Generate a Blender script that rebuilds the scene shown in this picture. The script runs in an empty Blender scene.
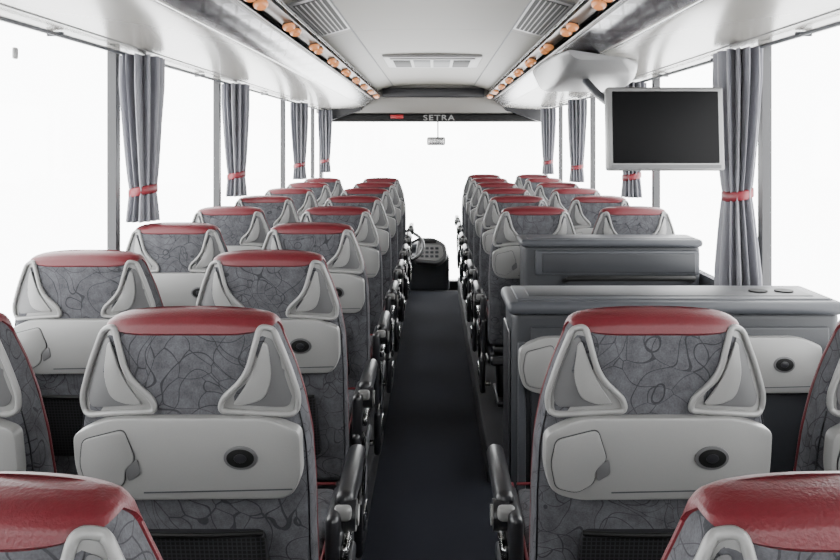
import bpy, bmesh, math
import numpy as np
from mathutils import Vector, Matrix

H = 1.52
TOP = H - 0.32
sc = bpy.context.scene

# ---------------------------------------------------------------- materials
def newmat(name):
    m = bpy.data.materials.new(name); m.use_nodes = True
    nt = m.node_tree; b = nt.nodes["Principled BSDF"]
    return m, nt, b

def plastic(name, col, rough=0.5, bump=0.0, scale=200, metal=0.0, spec=0.5, var=0.06, sheen=0.0, emit=0.0):
    m, nt, b = newmat(name)
    n = nt.nodes.new("ShaderNodeTexNoise"); n.inputs["Scale"].default_value = scale
    tc = nt.nodes.new("ShaderNodeTexCoord")
    nt.links.new(tc.outputs["Object"], n.inputs["Vector"])
    r = nt.nodes.new("ShaderNodeValToRGB")
    r.color_ramp.elements[0].position = .3; r.color_ramp.elements[1].position = .7
    r.color_ramp.elements[0].color = (*[c*(1-var) for c in col], 1)
    r.color_ramp.elements[1].color = (*[min(1, c*(1+var)) for c in col], 1)
    nt.links.new(n.outputs["Fac"], r.inputs["Fac"])
    nt.links.new(r.outputs["Color"], b.inputs["Base Color"])
    b.inputs["Roughness"].default_value = rough
    b.inputs["Metallic"].default_value = metal
    b.inputs["Specular IOR Level"].default_value = spec
    b.inputs["Sheen Weight"].default_value = sheen
    if emit:
        b.inputs["Emission Color"].default_value = (1, .42, .14, 1)
        b.inputs["Emission Strength"].default_value = emit
    if bump:
        bp = nt.nodes.new("ShaderNodeBump"); bp.inputs["Strength"].default_value = bump
        bp.inputs["Distance"].default_value = .002
        nt.links.new(n.outputs["Fac"], bp.inputs["Height"])
        nt.links.new(bp.outputs["Normal"], b.inputs["Normal"])
    return m

def math_node(nt, op, a, b=None, c=None):
    n = nt.nodes.new("ShaderNodeMath"); n.operation = op
    for i, v in enumerate((a, b, c)):
        if v is None: continue
        if isinstance(v, (int, float)): n.inputs[i].default_value = v
        else: nt.links.new(v, n.inputs[i])
    return n.outputs[0]

def leaf_fabric(name, col, line):
    m, nt, b = newmat(name)
    tc = nt.nodes.new("ShaderNodeTexCoord")
    oi = nt.nodes.new("ShaderNodeObjectInfo")
    off = nt.nodes.new("ShaderNodeVectorMath"); off.operation = 'MULTIPLY_ADD'
    nt.links.new(oi.outputs["Random"], off.inputs[0])
    off.inputs[1].default_value = (7, 3, 5)
    nt.links.new(tc.outputs["Object"], off.inputs[2])
    n1 = nt.nodes.new("ShaderNodeTexNoise"); n1.inputs["Scale"].default_value = 7.5
    n1.inputs["Detail"].default_value = 0.5
    nt.links.new(off.outputs[0], n1.inputs["Vector"])
    f = math_node(nt, 'MULTIPLY', n1.outputs["Fac"], 9.0)
    f = math_node(nt, 'PINGPONG', f, 0.5)
    l1 = math_node(nt, 'LESS_THAN', f, 0.027)
    vm = nt.nodes.new("ShaderNodeVectorMath"); vm.operation = 'MULTIPLY_ADD'
    nt.links.new(n1.outputs["Color"], vm.inputs[0]); vm.inputs[1].default_value = (.3,)*3
    nt.links.new(off.outputs[0], vm.inputs[2])
    v = nt.nodes.new("ShaderNodeTexVoronoi"); v.feature = 'DISTANCE_TO_EDGE'
    v.inputs["Scale"].default_value = 14
    nt.links.new(vm.outputs[0], v.inputs["Vector"])
    l2 = math_node(nt, 'LESS_THAN', v.outputs["Distance"], 0.016)
    l = math_node(nt, 'MAXIMUM', math_node(nt, 'MULTIPLY', l1, .75), math_node(nt, 'MULTIPLY', l2, .7))
    n2 = nt.nodes.new("ShaderNodeTexNoise"); n2.inputs["Scale"].default_value = 380
    n2.inputs["Detail"].default_value = 3
    nt.links.new(tc.outputs["Object"], n2.inputs["Vector"])
    n3 = nt.nodes.new("ShaderNodeTexNoise"); n3.inputs["Scale"].default_value = 24
    n3.inputs["Detail"].default_value = 7; n3.inputs["Roughness"].default_value = .7
    nt.links.new(tc.outputs["Object"], n3.inputs["Vector"])
    base = nt.nodes.new("ShaderNodeValToRGB")
    base.color_ramp.elements[0].position = .34; base.color_ramp.elements[1].position = .66
    base.color_ramp.elements[0].color = (*[c*.58 for c in col], 1)
    base.color_ramp.elements[1].color = (*[c*1.5 for c in col], 1)
    mixf = math_node(nt, 'MULTIPLY_ADD', n3.outputs["Fac"], .7, math_node(nt, 'MULTIPLY', n2.outputs["Fac"], .3))
    nt.links.new(mixf, base.inputs["Fac"])
    mx = nt.nodes.new("ShaderNodeMix"); mx.data_type = 'RGBA'
    nt.links.new(l, mx.inputs["Factor"])
    nt.links.new(base.outputs["Color"], mx.inputs["A"]); mx.inputs["B"].default_value = (*line, 1)
    nt.links.new(mx.outputs["Result"], b.inputs["Base Color"])
    b.inputs["Roughness"].default_value = .9
    b.inputs["Specular IOR Level"].default_value = .2
    hh = math_node(nt, 'SUBTRACT', math_node(nt, 'MULTIPLY', n2.outputs["Fac"], .3), l)
    bp = nt.nodes.new("ShaderNodeBump"); bp.inputs["Strength"].default_value = .5
    bp.inputs["Distance"].default_value = .002
    nt.links.new(hh, bp.inputs["Height"]); nt.links.new(bp.outputs["Normal"], b.inputs["Normal"])
    return m

def net_mat(name):
    m, nt, b = newmat(name)
    tc = nt.nodes.new("ShaderNodeTexCoord")
    sp = nt.nodes.new("ShaderNodeSeparateXYZ"); nt.links.new(tc.outputs["Object"], sp.inputs[0])
    a = math_node(nt, 'FRACT', math_node(nt, 'MULTIPLY', sp.outputs[0], 110))
    c = math_node(nt, 'FRACT', math_node(nt, 'MULTIPLY', sp.outputs[2], 110))
    g = math_node(nt, 'MAXIMUM', math_node(nt, 'LESS_THAN', a, .3), math_node(nt, 'LESS_THAN', c, .3))
    mx = nt.nodes.new("ShaderNodeMix"); mx.data_type = 'RGBA'
    nt.links.new(g, mx.inputs["Factor"])
    mx.inputs["A"].default_value = (.0015, .0015, .0015, 1); mx.inputs["B"].default_value = (.012, .012, .014, 1)
    nt.links.new(mx.outputs["Result"], b.inputs["Base Color"]); b.inputs["Roughness"].default_value = .7
    b.inputs["Specular IOR Level"].default_value = .2
    return m

def seam_plastic(name, col, rough, pitch, off=0.0, metal=0.0, pattern=False):
    m, nt, b = newmat(name)
    tc = nt.nodes.new("ShaderNodeTexCoord")
    sp = nt.nodes.new("ShaderNodeSeparateXYZ"); nt.links.new(tc.outputs["Object"], sp.inputs[0])
    fr = math_node(nt, 'FRACT', math_node(nt, 'DIVIDE', math_node(nt, 'ADD', sp.outputs[1], off), pitch))
    s = math_node(nt, 'LESS_THAN', fr, .008/pitch)
    mx = nt.nodes.new("ShaderNodeMix"); mx.data_type = 'RGBA'
    nt.links.new(s, mx.inputs["Factor"])
    mx.inputs["A"].default_value = (*col, 1)
    mx.inputs["B"].default_value = (*[c*.25 for c in col], 1)
    out = mx.outputs["Result"]
    if pattern:
        d = math_node(nt, 'MULTIPLY', math_node(nt, 'ADD', math_node(nt, 'ABSOLUTE', sp.outputs[0]), math_node(nt, 'MULTIPLY', sp.outputs[2], -1)), 9)
        y = math_node(nt, 'MULTIPLY', sp.outputs[1], 3.0)
        p1 = math_node(nt, 'PINGPONG', math_node(nt, 'ADD', y, d), .5)
        p2 = math_node(nt, 'PINGPONG', math_node(nt, 'SUBTRACT', math_node(nt, 'MULTIPLY', y, 1.7), d), .5)
        t = math_node(nt, 'MAXIMUM', math_node(nt, 'LESS_THAN', p1, .15), math_node(nt, 'LESS_THAN', p2, .10))
        m2 = nt.nodes.new("ShaderNodeMix"); m2.data_type = 'RGBA'
        nt.links.new(t, m2.inputs["Factor"]); nt.links.new(out, m2.inputs["A"])
        m2.inputs["B"].default_value = (*[c*.32 for c in col], 1)
        out = m2.outputs["Result"]
    nt.links.new(out, b.inputs["Base Color"])
    b.inputs["Roughness"].default_value = rough; b.inputs["Metallic"].default_value = metal
    return m

M = {}
M['fabric'] = leaf_fabric("seat_fabric", (.050, .0505, .056), (.011, .011, .013))
M['red'] = plastic("red_leather", (.072, .0065, .010), .42, .3, 260, spec=.32)
M['light'] = plastic("light_grey_plastic", (.150, .150, .147), .4, .05, 400, var=.02)
M['inner'] = plastic("grey_plastic_and_recess_shade", (.058, .058, .060), .5, var=.02)  # grey parts; also the shade painted into the handle recess
M['dark'] = plastic("dark_grey_plastic", (.007, .007, .009), .36, .1, 300)
M['mid'] = plastic("mid_grey_plastic", (.030, .032, .037), .48, .06, 300, var=.03, spec=.3)
M['body'] = plastic("counter_body_laminate", (.013, .0142, .017), .5, .06, 300, var=.05, spec=.3)
M['black'] = plastic("black_and_gap_shade", (.002, .002, .002), .6, spec=.2)  # black parts; also painted as shade in gaps and openings
M['net'] = net_mat("pocket_net")
M['chrome'] = plastic("brushed_metal", (.4, .4, .4), .25, metal=1, var=.02)
M['gold'] = plastic("warm_metal_rail", (.075, .048, .032), .4, metal=.3, var=.05)
M['amber'] = plastic("amber_lens", (.34, .11, .035), .4, var=.1, emit=.35)
M['rack'] = seam_plastic("rack_panel", (.160, .153, .140), .26, 1.66, .35)
M['strip'] = seam_plastic("rack_patterned_trim", (.14, .14, .155), .2, 1.66, .35, .8, True)
M['ceil'] = seam_plastic("ceiling_panel", (.108, .099, .083), .5, 1.15, .1)
M['carpet'] = plastic("aisle_carpet", (.017, .0185, .025), .95, .9, 380, spec=.1, var=.7)
M['podium'] = plastic("podium_floor", (.010, .010, .013), .8, .4, 300, var=.25)
M['wallm'] = plastic("wall_lining", (.05, .052, .060), .8, .3, 200)
M['frame'] = plastic("window_frame_black", (.007, .007, .009), .4)
M['curtain'] = plastic("curtain_cloth", (.105, .105, .122), .5, .3, 500, sheen=.25)
M['tie'] = plastic("curtain_tie_red", (.12, .005, .011), .5)
M['screen'] = plastic("screen_glass", (.0012, .0012, .0015), .55, spec=.08)
M['silver'] = plastic("silver_plastic", (.13, .13, .13), .35, var=.02, metal=.3)
M['signred'] = plastic("red_sign", (.25, .003, .006), .4)
g, nt, b = newmat("window_glass")
nt.nodes.remove(b)
tr = nt.nodes.new("ShaderNodeBsdfTransparent"); tr.inputs[0].default_value = (.98, .985, .985, 1)
gl = nt.nodes.new("ShaderNodeBsdfGlossy"); gl.inputs["Roughness"].default_value = .02
ms = nt.nodes.new("ShaderNodeMixShader"); ms.inputs[0].default_value = .03
nt.links.new(tr.outputs[0], ms.inputs[1]); nt.links.new(gl.outputs[0], ms.inputs[2])
nt.links.new(ms.outputs[0], nt.nodes["Material Output"].inputs[0])
M['glass'] = g

# ---------------------------------------------------------------- mesh accumulator
class Acc:
    def __init__(s): s.v = []; s.f = []; s.m = []; s.mats = []
    def mi(s, k):
        if k not in s.mats: s.mats.append(k)
        return s.mats.index(k)
    def add(s, verts, faces, k, mtx=None):
        o = len(s.v); i = s.mi(k)
        for p in verts:
            p = Vector(p)
            if mtx is not None: p = mtx @ p
            s.v.append(tuple(p))
        for f in faces:
            s.f.append([a+o for a in f]); s.m.append(i)
    def bm(s, bm_, k, mtx=None):
        bm_.verts.ensure_lookup_table()
        for i, v in enumerate(bm_.verts): v.index = i
        s.add([v.co.copy() for v in bm_.verts], [[v.index for v in f.verts] for f in bm_.faces], k, mtx)
        bm_.free()
    def box(s, lo, hi, k, r=0.0, seg=3, mtx=None):
        b_ = bmesh.new(); bmesh.ops.create_cube(b_, size=1)
        lo = Vector(lo); hi = Vector(hi); c = (lo+hi)/2; d = hi-lo
        for v in b_.verts: v.co = Vector((v.co.x*d.x+c.x, v.co.y*d.y+c.y, v.co.z*d.z+c.z))
        if r > 0:
            r = min(r, .49*min(d))
            bmesh.ops.bevel(b_, geom=b_.edges[:], offset=r, segments=seg, affect='EDGES', profile=.5)
        s.bm(b_, k, mtx)
    def rings(s, rs, k, cap0=True, cap1=True):
        n = len(rs[0]); V = [p for r in rs for p in r]; F = []
        for i in range(len(rs)-1):
            for j in range(n):
                a = i*n+j; b_ = i*n+(j+1) % n
                F.append([a, b_, b_+n, a+n])
        if cap0: F.append(list(range(n))[::-1])
        if cap1: F.append([(len(rs)-1)*n+j for j in range(n)])
        s.add(V, F, k)
    def tube(s, pts, rad, k, closed=False, n=10, ra=None, up=(0, 1, 0)):
        pts = [Vector(p) for p in pts]; rs = []; N = len(pts)
        for i, p in enumerate(pts):
            if closed: t = pts[(i+1) % N]-pts[i-1]
            else: t = pts[min(i+1, N-1)]-pts[max(i-1, 0)]
            t.normalize(); u = Vector(up); u = u - t*u.dot(t)
            if u.length < 1e-4: u = Vector((1, 0, 0)) - t*t.x
            u.normalize(); w = t.cross(u)
            r2 = ra if ra else rad
            rs.append([tuple(p + w*rad*math.cos(2*math.pi*j/n) + u*r2*math.sin(2*math.pi*j/n)) for j in range(n)])
        if closed: rs.append(rs[0])
        s.rings(rs, k, not closed, not closed)
    def cyl(s, p0, p1, r, k, n=20, r1=None):
        p0 = Vector(p0); p1 = Vector(p1); t = (p1-p0).normalized()
        u = Vector((0, 0, 1)) if abs(t.z) < .9 else Vector((1, 0, 0))
        u = (u - t*u.dot(t)).normalized(); w = t.cross(u)
        r1 = r if r1 is None else r1
        s.rings([[tuple(p + (w*math.cos(2*math.pi*j/n)+u*math.sin(2*math.pi*j/n))*q) for j in range(n)]
                 for p, q in ((p0, r), (p1, r1))], k)
    def prism(s, poly, y0, y1, k, segm=None):
        n = len(poly)
        V = [(x, y0, z) for x, z in poly]+[(x, y1, z) for x, z in poly]
        for i in range(n):
            j = (i+1) % n
            s.add([V[i], V[j], V[j+n], V[i+n]], [[0, 1, 2, 3]], segm[i] if segm else k)
        s.add(V[:n], [list(range(n))], k); s.add(V[n:], [list(range(n))[::-1]], k)
    def plate(s, out, yf, t, k, bev=.004, back=.0):
        c = np.mean(np.array(out), axis=0)
        def ring(off, ins):
            r = []
            for x, z in out:
                d = math.hypot(x-c[0], z-c[1]); f = 1-ins/max(d, 1e-6)
                X = c[0]+(x-c[0])*f; Z = c[1]+(z-c[1])*f
                r.append((X, yf(x, z)-off, Z))
            return r
        s.rings([ring(-back, 0), ring(t-bev, 0), ring(t-bev*.3, bev*.4), ring(t, bev*1.3)], k)
    def mesh(s, name, angle=40):
        me = bpy.data.meshes.new(name); me.from_pydata(s.v, [], s.f); me.update()
        for k in s.mats: me.materials.append(M[k])
        me.polygons.foreach_set("material_index", s.m)
        me.polygons.foreach_set("use_smooth", [True]*len(s.f))
        b_ = bmesh.new(); b_.from_mesh(me)
        bmesh.ops.remove_doubles(b_, verts=b_.verts, dist=1e-6)
        bmesh.ops.recalc_face_normals(b_, faces=b_.faces); b_.to_mesh(me); b_.free()
        me.set_sharp_from_angle(angle=math.radians(angle))
        return me
    def obj(s, name, loc=(0, 0, 0), angle=40, parent=None):
        o = bpy.data.objects.new(name, s.mesh(name, angle)); o.location = loc
        sc.collection.objects.link(o)
        if parent: o.parent = parent
        return o

def round_poly(pts, r, seg=5):
    out = []; n = len(pts)
    for i in range(n):
        p = Vector(pts[i]); a = Vector(pts[i-1])-p; b_ = Vector(pts[(i+1) % n])-p
        rr = r[i] if isinstance(r, (list, tuple)) else r
        d = min(rr, a.length*.48, b_.length*.48)
        A = p+a.normalized()*d; B = p+b_.normalized()*d
        for j in range(seg+1):
            t = j/seg; q = A*(1-t)**2 + p*2*t*(1-t) + B*t*t
            out.append((q.x, q.y))
    return out

# ---------------------------------------------------------------- passenger seat
ZS = [0, -.003, -.009, -.020, -.040, -.10, -.17, -.25, -.36, -.47, -.60, -.70]
HW = [.130, .146, .155, .161, .166, .186, .207, .221, .224, .222, .222, .215]
YR = [.046, .028, .014, .005, .000, .004, .012, .022, .042, .066, .098, .125]
YF = [.066, .080, .090, .098, .106, .120, .128, .140, .170, .200, .230, .245]
zi = [-z for z in ZS]
def hw(z): return float(np.interp(-z, zi, HW))
def yr(z): return float(np.interp(-z, zi, YR))
def yfr(z): return float(np.interp(-z, zi, YF))
NS = 4.2
def surf(th, z, off=0.0):
    w = hw(z)+off; a = yr(z)-off; b_ = yfr(z)+off
    c, s_ = math.cos(th), math.sin(th)
    x = w*math.copysign(abs(c)**(2/NS), c)
    y = (a+b_)/2+(b_-a)/2*math.copysign(abs(s_)**(2/NS), s_)
    zz = z - .014*min(1, abs(x)/.165)**2.6*max(0, 1+z/.12)
    return (x, y, zz)
def rear(x, z):
    w = hw(z); q = min(abs(x)/w, .955)
    a = yr(z); b_ = yfr(z)
    return (a+b_)/2-(b_-a)/2*(1-q**NS)**(1/NS)

def add_tray(A, yf, dz=0, dx=0, flip=1):
    T = round_poly([(-.212, -.224), (-.150, -.190), (.150, -.190), (.212, -.216), (.213, -.31), (.190, -.352), (-.15, -.356), (-.198, -.340), (-.213, -.29)],
                   [.014, .06, .06, .014, .03, .025, .03, .03, .03], 6)
    T = [(x+dx, z+dz) for x, z in T]
    A.plate(T, yf, .020, 'light', .006, back=.01)
    y2 = lambda x, z: yf(x, z)-.0195
    fl = round_poly([(-.192, -.232), (-.115, -.212), (-.096, -.272), (-.118, -.292), (-.118, -.318), (-.15, -.338), (-.190, -.328), (-.200, -.28)], .012, 4)
    c = np.mean(np.array(fl), axis=0)
    A.plate([(c[0]+(x-c[0])*1.035+dx, c[1]+(z-c[1])*1.035+dz) for x, z in fl], y2, .0015, 'dark', .0005)
    A.plate([(x+dx, z+dz) for x, z in fl], y2, .004, 'light', .002)
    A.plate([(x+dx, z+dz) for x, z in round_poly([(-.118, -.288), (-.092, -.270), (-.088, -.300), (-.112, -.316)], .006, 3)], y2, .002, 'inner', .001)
    el = lambda a, b_, n=28: [(.100+dx+a*math.cos(2*math.pi*i/n), -.268+dz+b_*math.sin(2*math.pi*i/n)) for i in range(n)]
    A.plate(el(.032, .024), y2, .003, 'inner', .002)
    A.plate(el(.026, .0185), lambda x, z: y2(x, z)-.003, .001, 'black', .0004)
    A.plate(el(.012, .009), lambda x, z: y2(x, z)-.004, .001, 'dark', .0004)
    for xa, xb, za, zb in ((-.085, .195, -.337, -.330),):
        A.plate([(xa+dx, za+dz), (xb+dx, zb+dz), (xb+dx, zb-.0025+dz), (xa+dx, za-.0025+dz)], y2, .0012, 'mid', .0003)

def seat_mesh(arm):
    A = Acc(); N = 56
    zz = sorted(set(list(np.linspace(0, -.04, 9)) + list(np.linspace(-.05, -.70, 26))), reverse=True)
    A.rings([[surf(2*math.pi*j/N, z) for j in range(N)] for z in zz], 'fabric')
    rs = []
    for i in range(15):
        t = i/14
        r = []
        for j in range(N):
            th = 2*math.pi*j/N; s_ = math.sin(th); xx = abs(math.cos(th))**(2/NS)
            zb = -.042+.027*xx**4 if s_ < 0 else -.015-.09*s_**.8
            r.append(surf(th, zb*(t**1.6), .0035 if i < 14 else -.001))
        rs.append(r)
    rs = [[(p[0], p[1], p[2]+.003) for p in r] for r in rs]
    A.rings(rs, 'red', True, False)
    for sgn in (1, -1):
        pts = []
        for z in np.linspace(-.012, -.68, 30):
            th = math.radians(20) if sgn > 0 else math.radians(160)
            pts.append(surf(th, z, .001))
        A.tube(pts, .0038, 'red', n=8)
        pts = [surf(math.radians(-20 if sgn > 0 else 200), z, .0005) for z in np.linspace(-.19, -.68, 22)]
        A.tube(pts, .0018, 'dark', n=6)
    # moulded grab-handle wings wrapped round the shoulders
    for sgn in (1, -1):
        def mir(l):
            l = [(sgn*x, z) for x, z in l]
            return l[::-1] if sgn < 0 else l
        tri = mir(round_poly([(.136, -.022), (.160, -.030), (.186, -.095), (.2055, -.160), (.200, -.194), (.135, -.186), (.060, -.182), (.066, -.158), (.112, -.115)],
                         [.012, .025, .04, .03, .028, .04, .014, .02, .055], 8))
        A.plate(tri, lambda x, z: rear(x, z), .003, 'light', .002, back=.006)
        pk = mir(round_poly([(.146, -.042), (.157, -.048), (.180, -.105), (.194, -.155), (.188, -.178), (.14, -.174), (.092, -.170), (.130, -.112)], [.01, .014, .03, .02, .02, .03, .012, .045], 6))
        A.plate(pk, lambda x, z: rear(x, z)-.0028, .0010, 'inner', .0004)  # darker grey plate paints the shade inside the handle hollow
        # raised leaf-shaped grip along the inner edge of the pocket
        lw = mir(round_poly([(.084, -.170), (.118, -.120), (.143, -.050), (.150, -.056), (.158, -.115), (.146, -.158), (.115, -.170)], [.008, .04, .008, .012, .04, .03, .02], 7))
        A.plate(lw, lambda x, z: rear(x, z)-.0034, .0045, 'light', .0035)
        A.tube([(x, rear(x, z)-.004, z) for x, z in tri], .0058, 'light', True, 10, .0065)
    add_tray(A, lambda x, z: yr(z)-.001)
    pk = round_poly([(-.135, -.425), (.135, -.425), (.15, -.62), (-.15, -.62)], .02, 4)
    A.plate(pk, lambda x, z: yr(z)-.012*(1-(x/.15)**2), .012, 'net', .004, back=.02)
    A.tube([(x, yr(-.425)-.026+.012*(x/.15)**2, -.425) for x in np.linspace(-.135, .135, 14)], .005, 'black')
    mt = Matrix.Rotation(math.radians(4), 4, 'X')
    A.box((-.222, .13, -.73), (.222, .60, -.60), 'fabric', .035, 4, mtx=Matrix.Translation((0, .1, -.66)) @ mt @ Matrix.Translation((0, -.1, .66)))
    for sgn in (1, -1):
        A.tube([(sgn*.216, y, -.606+.004+(y-.1)*.07) for y in np.linspace(.17, .60, 8)], .004, 'red', n=8)
    A.tube([(x, .640, -.585) for x in np.linspace(-.2, .2, 6)], .004, 'red', n=8)
    A.box((-.20, .16, -.78), (.20, .56, -.725), 'dark', .015)
    for sgn in (1, -1):
        A.box((sgn*.14-.025, .26, -1.05), (sgn*.14+.025, .44, -.76), 'dark', .012)
        A.box((sgn*.14-.035, .18, -1.05), (sgn*.14+.035, .52, -1.02), 'dark', .01)
    A.box((-.220, .05, -.80), (.220, .10, -.755), 'dark', .015)
    A.box((-.220, .08, -.79), (-.195, .25, -.74), 'dark', .01)
    A.box((.195, .08, -.79), (.220, .25, -.74), 'dark', .01)
    if arm:
        a = arm
        def bx(x0, x1, y0, y1, z0, z1, k, r):
            A.box((min(a*x0, a*x1), y0, z0), (max(a*x0, a*x1), y1, z1), k, r)
        bx(.238, .284, .29, .60, -.500, -.458, 'dark', .02)
        bx(.242, .280, .27, .56, -.520, -.492, 'mid', .01)
        bx(.226, .258, .22, .40, -.64, -.48, 'dark', .02)
        bx(.226, .254, .20, .58, -.78, -.60, 'dark', .025)
        A.cyl((a*.252, .300, -.51), (a*.288, .300, -.51), .034, 'dark', 24)
        A.cyl((a*.286, .300, -.51), (a*.293, .300, -.51), .022, 'light', 20)
        bx(.240, .280, .255, .282, -.508, -.476, 'light', .010)
        bx(.256, .274, .24, .36, -.585, -.555, 'chrome', .007)
        bx(.252, .268, .30, .50, -.70, -.665, 'mid', .01)
        A.cyl((a*.25, .25, -.66), (a*.272, .25, -.66), .022, 'light', 18)
        A.tube([(a*.262, .24, -.60), (a*.268, .22, -.70), (a*.262, .24, -.80)], .007, 'chrome', n=8, up=(1, 0, 0))
        bx(.235, .265, .18, .36, -.98, -.80, 'dark', .02)
        bx(.262, .270, .20, .30, -.90, -.84, 'chrome', .003)
        A.cyl((a*.21, .20, -.93), (a*.265, .20, -.93), .012, 'chrome', 12)
    return A.mesh("passenger_seat_mesh")

SM = {a: seat_mesh(a) for a in (1, -1, 0)}
P = .83; D1 = 1.50
def seat(x, row, arm, dy=0):
    o = bpy.data.objects.new("passenger_seat", SM[arm])
    o.location = (x, D1+P*(row-1)+dy, TOP); sc.collection.objects.link(o)
for r in range(0, 9):
    seat(-.435 if r == 0 else (-.445 if r == 1 else -.472), r, 1, .035 if r == 0 else 0)
    seat(-.975 if r < 2 else -1.008, r, 0, .035 if r == 0 else 0)
for r in [0, 1] + list(range(4, 10)):
    seat(.425 if r == 0 else (.435 if r == 1 else .515), r, -1, .035 if r == 0 else 0)
    seat(.97 if r < 2 else 1.010, r, 0, .035 if r == 0 else 0)

# ---------------------------------------------------------------- floor
Y0, Y1 = -1.0, 9.1
XW = 1.24
A = Acc()
A.box((-XW, Y0, -.08), (.30, 8.3, 0), 'carpet')
A.box((.30, Y0, -.08), (XW, 2.66, 0), 'carpet'); A.box((.30, 3.58, -.08), (XW, 8.3, 0), 'carpet')
A.box((-XW, 8.3, -.48), (XW, Y1, -.40), 'podium')
A.box((-XW, 8.28, -.48), (XW, 8.31, 0), 'podium')
A.obj("floor")
PZ = TOP-1.05
XP = XW-.002
A = Acc(); A.box((-XP, Y0+.002, 0), (-.25, 8.25, PZ), 'podium', .01); A.obj("seat_podium")
A = Acc(); A.box((.25, Y0+.002, 0), (XP, 2.64, PZ), 'podium', .01); A.obj("seat_podium")
A = Acc(); A.box((.25, 3.60, 0), (XP, 8.25, PZ), 'podium', .01); A.obj("seat_podium")
A = Acc()
for i in range(3):
    A.box((.30+.28*i, 2.66, -1.1), (.30+.28*(i+1), 3.58, -.02-.25*(i+1)), 'podium', .01)
A.box((.28, 2.66, -1.1), (.30, 3.58, -.02), 'podium')
A.obj("door_steps")

# ---------------------------------------------------------------- walls / windows
SILL = H-.60; WT = H+.365
PIL = [-.1, 1.52, 3.20, 4.72, 6.76, 8.40]
TH = .035
for nm, s_ in (("left", -1), ("right", 1)):
    pil = PIL if s_ < 0 else [-.2, 1.4, 3.03, 4.52, 6.33, 7.95]
    xs = sorted((s_*XW, s_*(XW+TH)))
    A = Acc()
    A.box((xs[0], Y0, -1.1 if s_ > 0 else -.4), (xs[1], Y1, SILL), 'wallm')
    A.box((xs[0], Y0, WT), (xs[1], Y1, H+.75), 'rack')
    for p in pil:
        A.box((xs[0], p-.022, SILL), (xs[1], p+.022, WT), 'frame')
    A.box((xs[0], 8.98, -.4), (xs[1], Y1, WT), 'frame')
    A.box((min(s_*(XW-.004), s_*XW), Y0, WT-.012), (max(s_*(XW-.004), s_*XW), 8.9, WT+.004), 'frame')
    A.obj("wall_"+nm)
    A = Acc()
    A.cyl((s_*(XW-.05), Y0+.02, WT-.018), (s_*(XW-.05), 8.6, WT-.018), .006, 'mid', 10)
    for y in np.arange(-.6, 8.5, .8): A.box((min(s_*(XW-.056), s_*(XW-.005)), y, WT-.02), (max(s_*(XW-.056), s_*(XW-.005)), y+.012, WT-.006), 'mid')
    A.obj("curtain_rail")
    e = [Y0]+pil+[8.98]
    for i in range(len(e)-1):
        A = Acc(); A.box((s_*(XW+.018)-.003, e[i]+.02, SILL), (s_*(XW+.018)+.003, e[i+1]-.02, WT), 'glass')
        A.obj("window_%d" % (i+1+(10 if s_ > 0 else 0)))
A = Acc()
A.box((-XW+.002, 2.39, H+.250), (-XW+.014, 2.41, H+.285), 'light', .005)
A.obj("window_safety_clip")

RS = H-.15
A = Acc()
A.box((-XW, Y0-.08, -.1), (XW, Y0, RS), 'wallm'); A.box((-XW, Y0-.08, WT+.1), (XW, Y0, H+.75), 'rack')
A.box((-XW-.08, Y0-.08, -.1), (-XW+.1, Y0, H+.75), 'rack'); A.box((XW-.1, Y0-.08, -.1), (XW+.08, Y0, H+.75), 'rack')
A.obj("wall_rear")
A = Acc(); A.box((-XW+.1, Y0-.045, RS), (XW-.1, Y0-.04, WT+.1), 'glass'); A.obj("window_20")

# front wall: header, windscreen
A = Acc()
A.box((-XW-.08, Y1-.1, -.48), (XW+.08, Y1, -.02), 'dark')
HB = H+.235
A.box((-XW-.05, 8.86, HB+.09), (XW+.05, Y1, H+.70), 'rack', .01)
A.box((-.56, 8.80, H+.50), (.56, 8.87, H+.60), 'dark', .01)
A.box((-XW, 8.84, HB), (XW, Y1-.02, HB+.09), 'black', .02)
A.box((-.47, 8.835, HB+.035), (-.33, 8.845, HB+.075), 'signred', .003)
A.prism([(-XW, HB), (-XW, H+.5), (-.7, H+.5), (-.8, HB+.12), (-1.15, HB)], 8.78, 8.95, 'frame')
A.prism([(XW, HB), (XW, H+.5), (.7, H+.5), (.8, HB+.12), (1.15, HB)], 8.78, 8.95, 'frame')
hd = A.obj("wall_front")
tx = bpy.data.curves.new("header_lettering", 'FONT'); tx.body = "SETRA"; tx.size = .085; tx.extrude = .002
tx.align_x = 'CENTER'; tx.space_character = 1.2; tx.offset = .0015
to = bpy.data.objects.new("header_lettering", tx); to.location = (.06, 8.832, HB+.014); to.rotation_euler = (math.pi/2, 0, 0)
to.scale = (1.25, 1, 1)
tx.materials.append(M['light']); sc.collection.objects.link(to); to.parent = hd
A = Acc(); A.box((-XW+.002, Y1-.05, -.02), (XW-.002, Y1-.045, HB), 'glass'); A.obj("window_21")
A = Acc()
A.cyl((.05, 8.93, HB+.0), (.05, 8.85, HB-.17), .008, 'dark', 10)
A.box((-.07, 8.82, HB-.26), (.13, 8.86, HB-.17), 'dark', .018)
A.box((-.055, 8.815, HB-.25), (.115, 8.822, HB-.18), 'chrome', .003)
A.obj("rearview_mirror")

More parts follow.
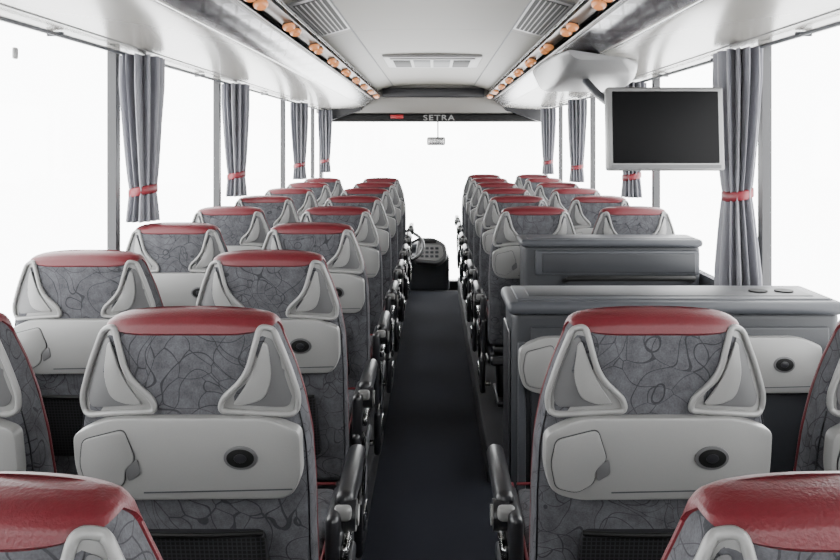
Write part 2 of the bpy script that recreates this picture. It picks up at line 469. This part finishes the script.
# ---------------------------------------------------------------- ceiling and racks
A = Acc()
n = 16; ce = []
for i in range(n+1):
    x = -.44+.88*i/n; ce.append((x, H+.625+.012*(1-(x/.44)**2)))
poly = [(-.615, H+.575)]+ce+[(.615, H+.575), (.615, H+.70), (XW+.08, H+.70), (XW+.08, H+.78), (-XW-.08, H+.78), (-XW-.08, H+.70), (-.615, H+.70)]
A.prism(poly, Y0-.08, Y1, 'ceil')
for s_ in (-1, 1):
    A.tube([(s_*.44, Y0, H+.624), (s_*.44, 8.8, H+.624)], .005, 'mid', n=8, up=(0, 0, 1))
    A.tube([(s_*.612, Y0, H+.577), (s_*.612, 8.8, H+.577)], .008, 'silver', n=8, up=(0, 0, 1))
A.obj("ceiling", angle=20)
A = Acc(); zc = H+.632
A.box((-.36, 5.75, zc-.02), (.36, 6.55, zc+.01), 'light', .012)
A.box((-.31, 5.82, zc-.028), (.31, 6.48, zc-.015), 'light', .008)
for i in range(4):
    A.box((-.29+.148*i, 5.90, zc-.032), (-.29+.148*i+.125, 6.40, zc-.026), 'black' if i in (0, 3) else 'mid', .004)
A.obj("roof_hatch")

for s_ in (-1, 1):
    A = Acc()
    pts = [(1.24, H+.362), (1.12, H+.365), (.98, H+.372), (.86, H+.382), (.79, H+.392), (.752, H+.402), (.715, H+.42), (.68, H+.445), (.655, H+.472), (.648, H+.486), (.66, H+.492), (.70, H+.50), (.70, H+.70), (1.24, H+.70)]
    mk = ['rack']*5+['strip']*3+['dark', 'dark', 'dark', 'dark', 'rack', 'rack']
    A.prism([(s_*x, z) for x, z in pts], Y0, 8.80, 'rack', mk)
    A.tube([(s_*.655, y, H+.476) for y in (Y0, 8.8)], .006, 'silver', n=10, up=(0, 0, 1))
    A.tube([(s_*.765, y, H+.400) for y in (Y0, 8.8)], .005, 'chrome', n=8, up=(0, 0, 1))
    A.tube([(s_*1.12, y, H+.3645) for y in (Y0, 8.8)], .003, 'inner', n=8, up=(0, 0, 1))
    A.obj("luggage_rack", angle=30)
    e = bpy.data.objects.new("service_rail", None); sc.collection.objects.link(e)
    A = Acc()
    A.prism([(s_*x, z) for x, z in [(.632, H+.502), (.60, H+.495), (.578, H+.500), (.570, H+.510), (.60, H+.525), (.632, H+.525)]], Y0, 8.8, 'gold')
    A.box((min(s_*.625, s_*.69), Y0, H+.53), (max(s_*.625, s_*.69), 8.8, H+.69), 'black')  # black block paints the shade of the open rack behind the rail
    y = .3
    while y < 8.6:
        A.tube([(s_*.575, y, H+.508), (s_*.598, y, H+.55), (s_*.615, y, H+.585)], .005, 'gold', n=8)
        y += .33
    A.cyl((s_*.588, Y0, H+.545), (s_*.588, 8.8, H+.545), .004, 'chrome', 8)
    A.obj("rail_profile", parent=e)
    A = Acc(); y = .55
    while y < 8.6:
        for q in (0, .16):
            c = Vector((s_*.592, y+q, H+.497)); d = Vector((-s_*.25, -.35, -.9)).normalized()
            A.cyl(c+d*-.01, c+d*.014, .020, 'gold', 20, .026)
            A.cyl(c+d*.014, c+d*.022, .027, 'amber', 20, .025)
            A.cyl(c+d*.022, c+d*.030, .025, 'amber', 20, .017)
        y += .70
    A.obj("reading_lamps", parent=e)
    for yv in (1.2, 3.35):
        A = Acc()
        a = Vector((s_*.60, 0, H+.577)); b_ = Vector((s_*.44, 0, H+.622)); d = (b_-a)
        nrm = Vector((-s_*.27, 0, -.96))
        def q(t, y, o): v = a+d*t+nrm*o; return (v.x, y, v.z)
        def slab(t0, t1, y0, y1, o0, o1, k):
            V = [q(t, y, o) for o in (o0, o1) for t, y in ((t0, y0), (t1, y0), (t1, y1), (t0, y1))]
            A.add(V, [[0, 1, 2, 3], [4, 5, 6, 7], [0, 1, 5, 4], [1, 2, 6, 5], [2, 3, 7, 6], [3, 0, 4, 7]], k)
        slab(.02, .99, yv, yv+1.0, -.002, .006, 'silver')
        slab(.10, .94, yv+.05, yv+.95, .005, .008, 'black')
        for i in range(6):
            t = .15+.13*i
            slab(t, t+.030, yv+.05, yv+.95, .007, .011, 'light')
        A.obj("air_vent")

# ---------------------------------------------------------------- curtains
def curtain(s_, y, w=.105, zb=-.33, ph=0):
    A = Acc(); N = 156; rs = []
    zs = np.linspace(.345, zb, 46)
    for z in zs:
        t = (z+.19)
        k = .50+.50*min(1, abs(t)/.42)**.75 if t > 0 else .50+.42*min(1, abs(t)/.30)**.8
        r = []
        for j in range(N):
            th = 2*math.pi*j/N
            rip = 1+.26*math.cos(13*th+ph+.9*math.sin(3*th)+z*1.2)*(.5+.5*k)+.06*math.cos(5*th+z*4)
            r.append((s_*(XW-.085)+.060*k**.6*rip*math.cos(th), y+w*k*rip*math.sin(th), H+z))
        rs.append(r)
    A.rings(rs, 'curtain')
    rs = []
    for z, o in ((-.210, .000), (-.206, .006), (-.178, .006), (-.174, .000)):
        rs.append([(s_*(XW-.085)+(.062*.5**.6*1.16+o)*math.cos(2*math.pi*j/40), y+(w*.5*1.18+o)*math.sin(2*math.pi*j/40), H+z+.010*math.cos(2*math.pi*j/40)) for j in range(40)])
    A.rings(rs, 'tie')
    A.obj("window_curtain", angle=60)
for y in (3.24, 4.76, 6.98, 8.6): curtain(-1, y, .115, zb=-.312, ph=y)
curtain(1, 3.03, .125, zb=-.57, ph=3)
for y in (4.66, 6.45, 8.1): curtain(1, y, .115, zb=-.312, ph=y)
curtain(-1, .1, zb=-.312); curtain(1, .1, zb=-.312)

# ---------------------------------------------------------------- galley counter + stair partition
ZC = H-.462
A = Acc()
A.box((.245, 2.38, PZ), (1.22, 2.62, ZC-.03), 'body', .03, 5)
A.box((.232, 2.36, ZC-.045), (1.225, 2.64, ZC-.005), 'mid', .018, 5)
A.box((.262, 2.395, ZC-.008), (1.20, 2.615, ZC), 'mid', .006)
A.box((.30, 2.43, ZC-.002), (1.16, 2.58, ZC+.002), 'body', .002)
for x in (1.02, 1.10): A.cyl((x, 2.50, ZC+.0), (x, 2.50, ZC+.006), .028, 'black', 24)
A.box((.238, 2.41, PZ+.02), (.246, 2.60, ZC-.10), 'dark', .004)
A.box((.30, 2.372, .35), (1.18, 2.384, ZC-.08), 'body', .006)
for c in (.475, .935): add_tray(A, lambda x, z: 2.366, dz=ZC+.085, dx=c)
A.box((.262, 2.368, .2), (.285, 2.384, ZC-.125), 'mid', .005)
A.obj("galley_counter")
A = Acc(); ZP = H-.435
A.box((.415, 3.64, PZ), (1.22, 3.80, ZP-.02), 'body', .03, 5)
A.box((.405, 3.62, ZP-.035), (1.225, 3.84, ZP), 'mid', .016, 5)
A.box((.44, 3.65, ZP-.003), (1.20, 3.81, ZP+.003), 'mid', .003)
A.box((.47, 3.625, ZP-.16), (1.21, 3.645, ZP-.05), 'mid', .008)
A.box((.50, 3.618, ZP-.15), (1.19, 3.63, ZP-.062), 'body', .006)
A.tube([(.60, 3.63, ZP-.185), (.61, 3.56, ZP-.165), (.66, 3.54, ZP-.16), (1.10, 3.54, ZP-.16), (1.16, 3.56, ZP-.165), (1.17, 3.63, ZP-.185)], .012, 'black', n=10, up=(0, 0, 1))
A.obj("stairwell_partition")

# ---------------------------------------------------------------- monitor
e = bpy.data.objects.new("ceiling_monitor", None); sc.collection.objects.link(e)
A = Acc()
mt = Matrix.Translation((.842, 2.90, H+.05)) @ Matrix.Rotation(math.radians(-4), 4, 'X')
A.box((-.21, -.022, -.15), (.21, .022, .15), 'silver', .010, 3, mt)
A.box((-.190, -.026, -.124), (.190, -.018, .134), 'screen', .004, 2, mt)
A.box((-.195, -.0235, -.142), (.195, -.0215, -.130), 'inner', 0, 2, mt)
A.box((-.10, .02, -.06), (.10, .05, .10), 'dark', .01, 2, mt)
A.tube([(.76, 2.94, H+.08), (.75, 3.20, H+.13), (.74, 3.55, H+.21), (.73, 3.80, H+.29)], .018, 'mid', n=12, up=(0, 0, 1))
A.obj("screen_and_arm", parent=e)
A = Acc()
rs = []
for i in range(21):
    t = i/20; y = 3.60+1.15*t
    sh = math.sin(math.pi*t)**.45
    x0 = .60-.05*sh; x1 = .88+.14*sh*(1-.35*t); zb = .372-.100*sh
    pl = round_poly([(x0, H+.42), (x1, H+.379), (x1-.02, H+zb), (x0+.05, H+zb)], .03, 5)
    rs.append([(x, y, z) for x, z in pl])
A.rings(rs, 'silver')
A.obj("mount_housing", angle=50, parent=e)

# ---------------------------------------------------------------- dashboard & steering wheel
e = bpy.data.objects.new("dashboard", None); sc.collection.objects.link(e)
A = Acc()
A.box((-1.2, 8.66, -.38), (.06, 8.98, .44), 'mid', .06, 5)
A.box((-.26, 8.46, -.05), (.17, 8.74, .34), 'mid', .05, 5)
mt = Matrix.Translation((-.04, 8.48, .39)) @ Matrix.Rotation(math.radians(-42), 4, 'X')
pl = round_poly([(-.16, -.15), (.10, -.18), (.19, -.08), (.17, .08), (.05, .16), (-.12, .16)], .05, 5)
A.rings([[tuple(mt @ Vector((x*f, y, z*f))) for x, z in pl] for f, y in ((1, .04), (1, 0), (.95, -.012))], 'inner')
pl = round_poly([(-.13, -.13), (.08, -.15), (.15, -.07), (.13, .06), (-.11, .07)], .03, 5)
A.rings([[tuple(mt @ Vector((x*f, y, z*f))) for x, z in pl] for f, y in ((1, -.010), (.97, -.018))], 'light')
for i in range(4):
    for j in range(3):
        A.box((-.095+.052*i, -.024, -.10+.05*j), (-.06+.052*i, -.016, -.070+.05*j), 'mid', .004, 2, mt)
A.box((-.10, -.024, .085), (.07, -.012, .13), 'black', .008, 2, mt)
A.obj("instrument_console", parent=e)
A = Acc()
mt = Matrix.Translation((-.34, 8.28, .46)) @ Matrix.Rotation(math.radians(35), 4, 'X')
ring = [mt @ Vector((.24*math.cos(t), .24*math.sin(t), 0)) for t in np.linspace(0, 2*math.pi, 40, endpoint=False)]
A.tube(ring, .016, 'dark', True, 10, up=(0, .57, .82))
for a in (30, 150, 270):
    a = math.radians(a); A.cyl(mt @ Vector((0, 0, -.03)), mt @ Vector((.23*math.cos(a), .23*math.sin(a), 0)), .014, 'dark', 10)
A.cyl(mt @ Vector((0, 0, -.05)), mt @ Vector((0, 0, 0)), .07, 'dark', 20)
A.cyl(mt @ Vector((0, 0, -.05)), mt @ Vector((0, .0, -.35)), .03, 'dark', 12)
A.obj("steering_wheel", parent=e)

# ---------------------------------------------------------------- world + camera
w = bpy.data.worlds.new("World"); sc.world = w; w.use_nodes = True
bg = w.node_tree.nodes["Background"]
bg.inputs[0].default_value = (1, 1, 1, 1); bg.inputs[1].default_value = 12.5

cam = bpy.data.cameras.new("camera"); co = bpy.data.objects.new("camera", cam)
sc.collection.objects.link(co); co.location = (.018, 0, H); co.rotation_euler = (math.pi/2, 0, 0)
cam.sensor_width = 36; cam.lens = 806/840*36
cam.shift_x = -15/840; cam.shift_y = -137/840; cam.clip_start = .02
sc.camera = co
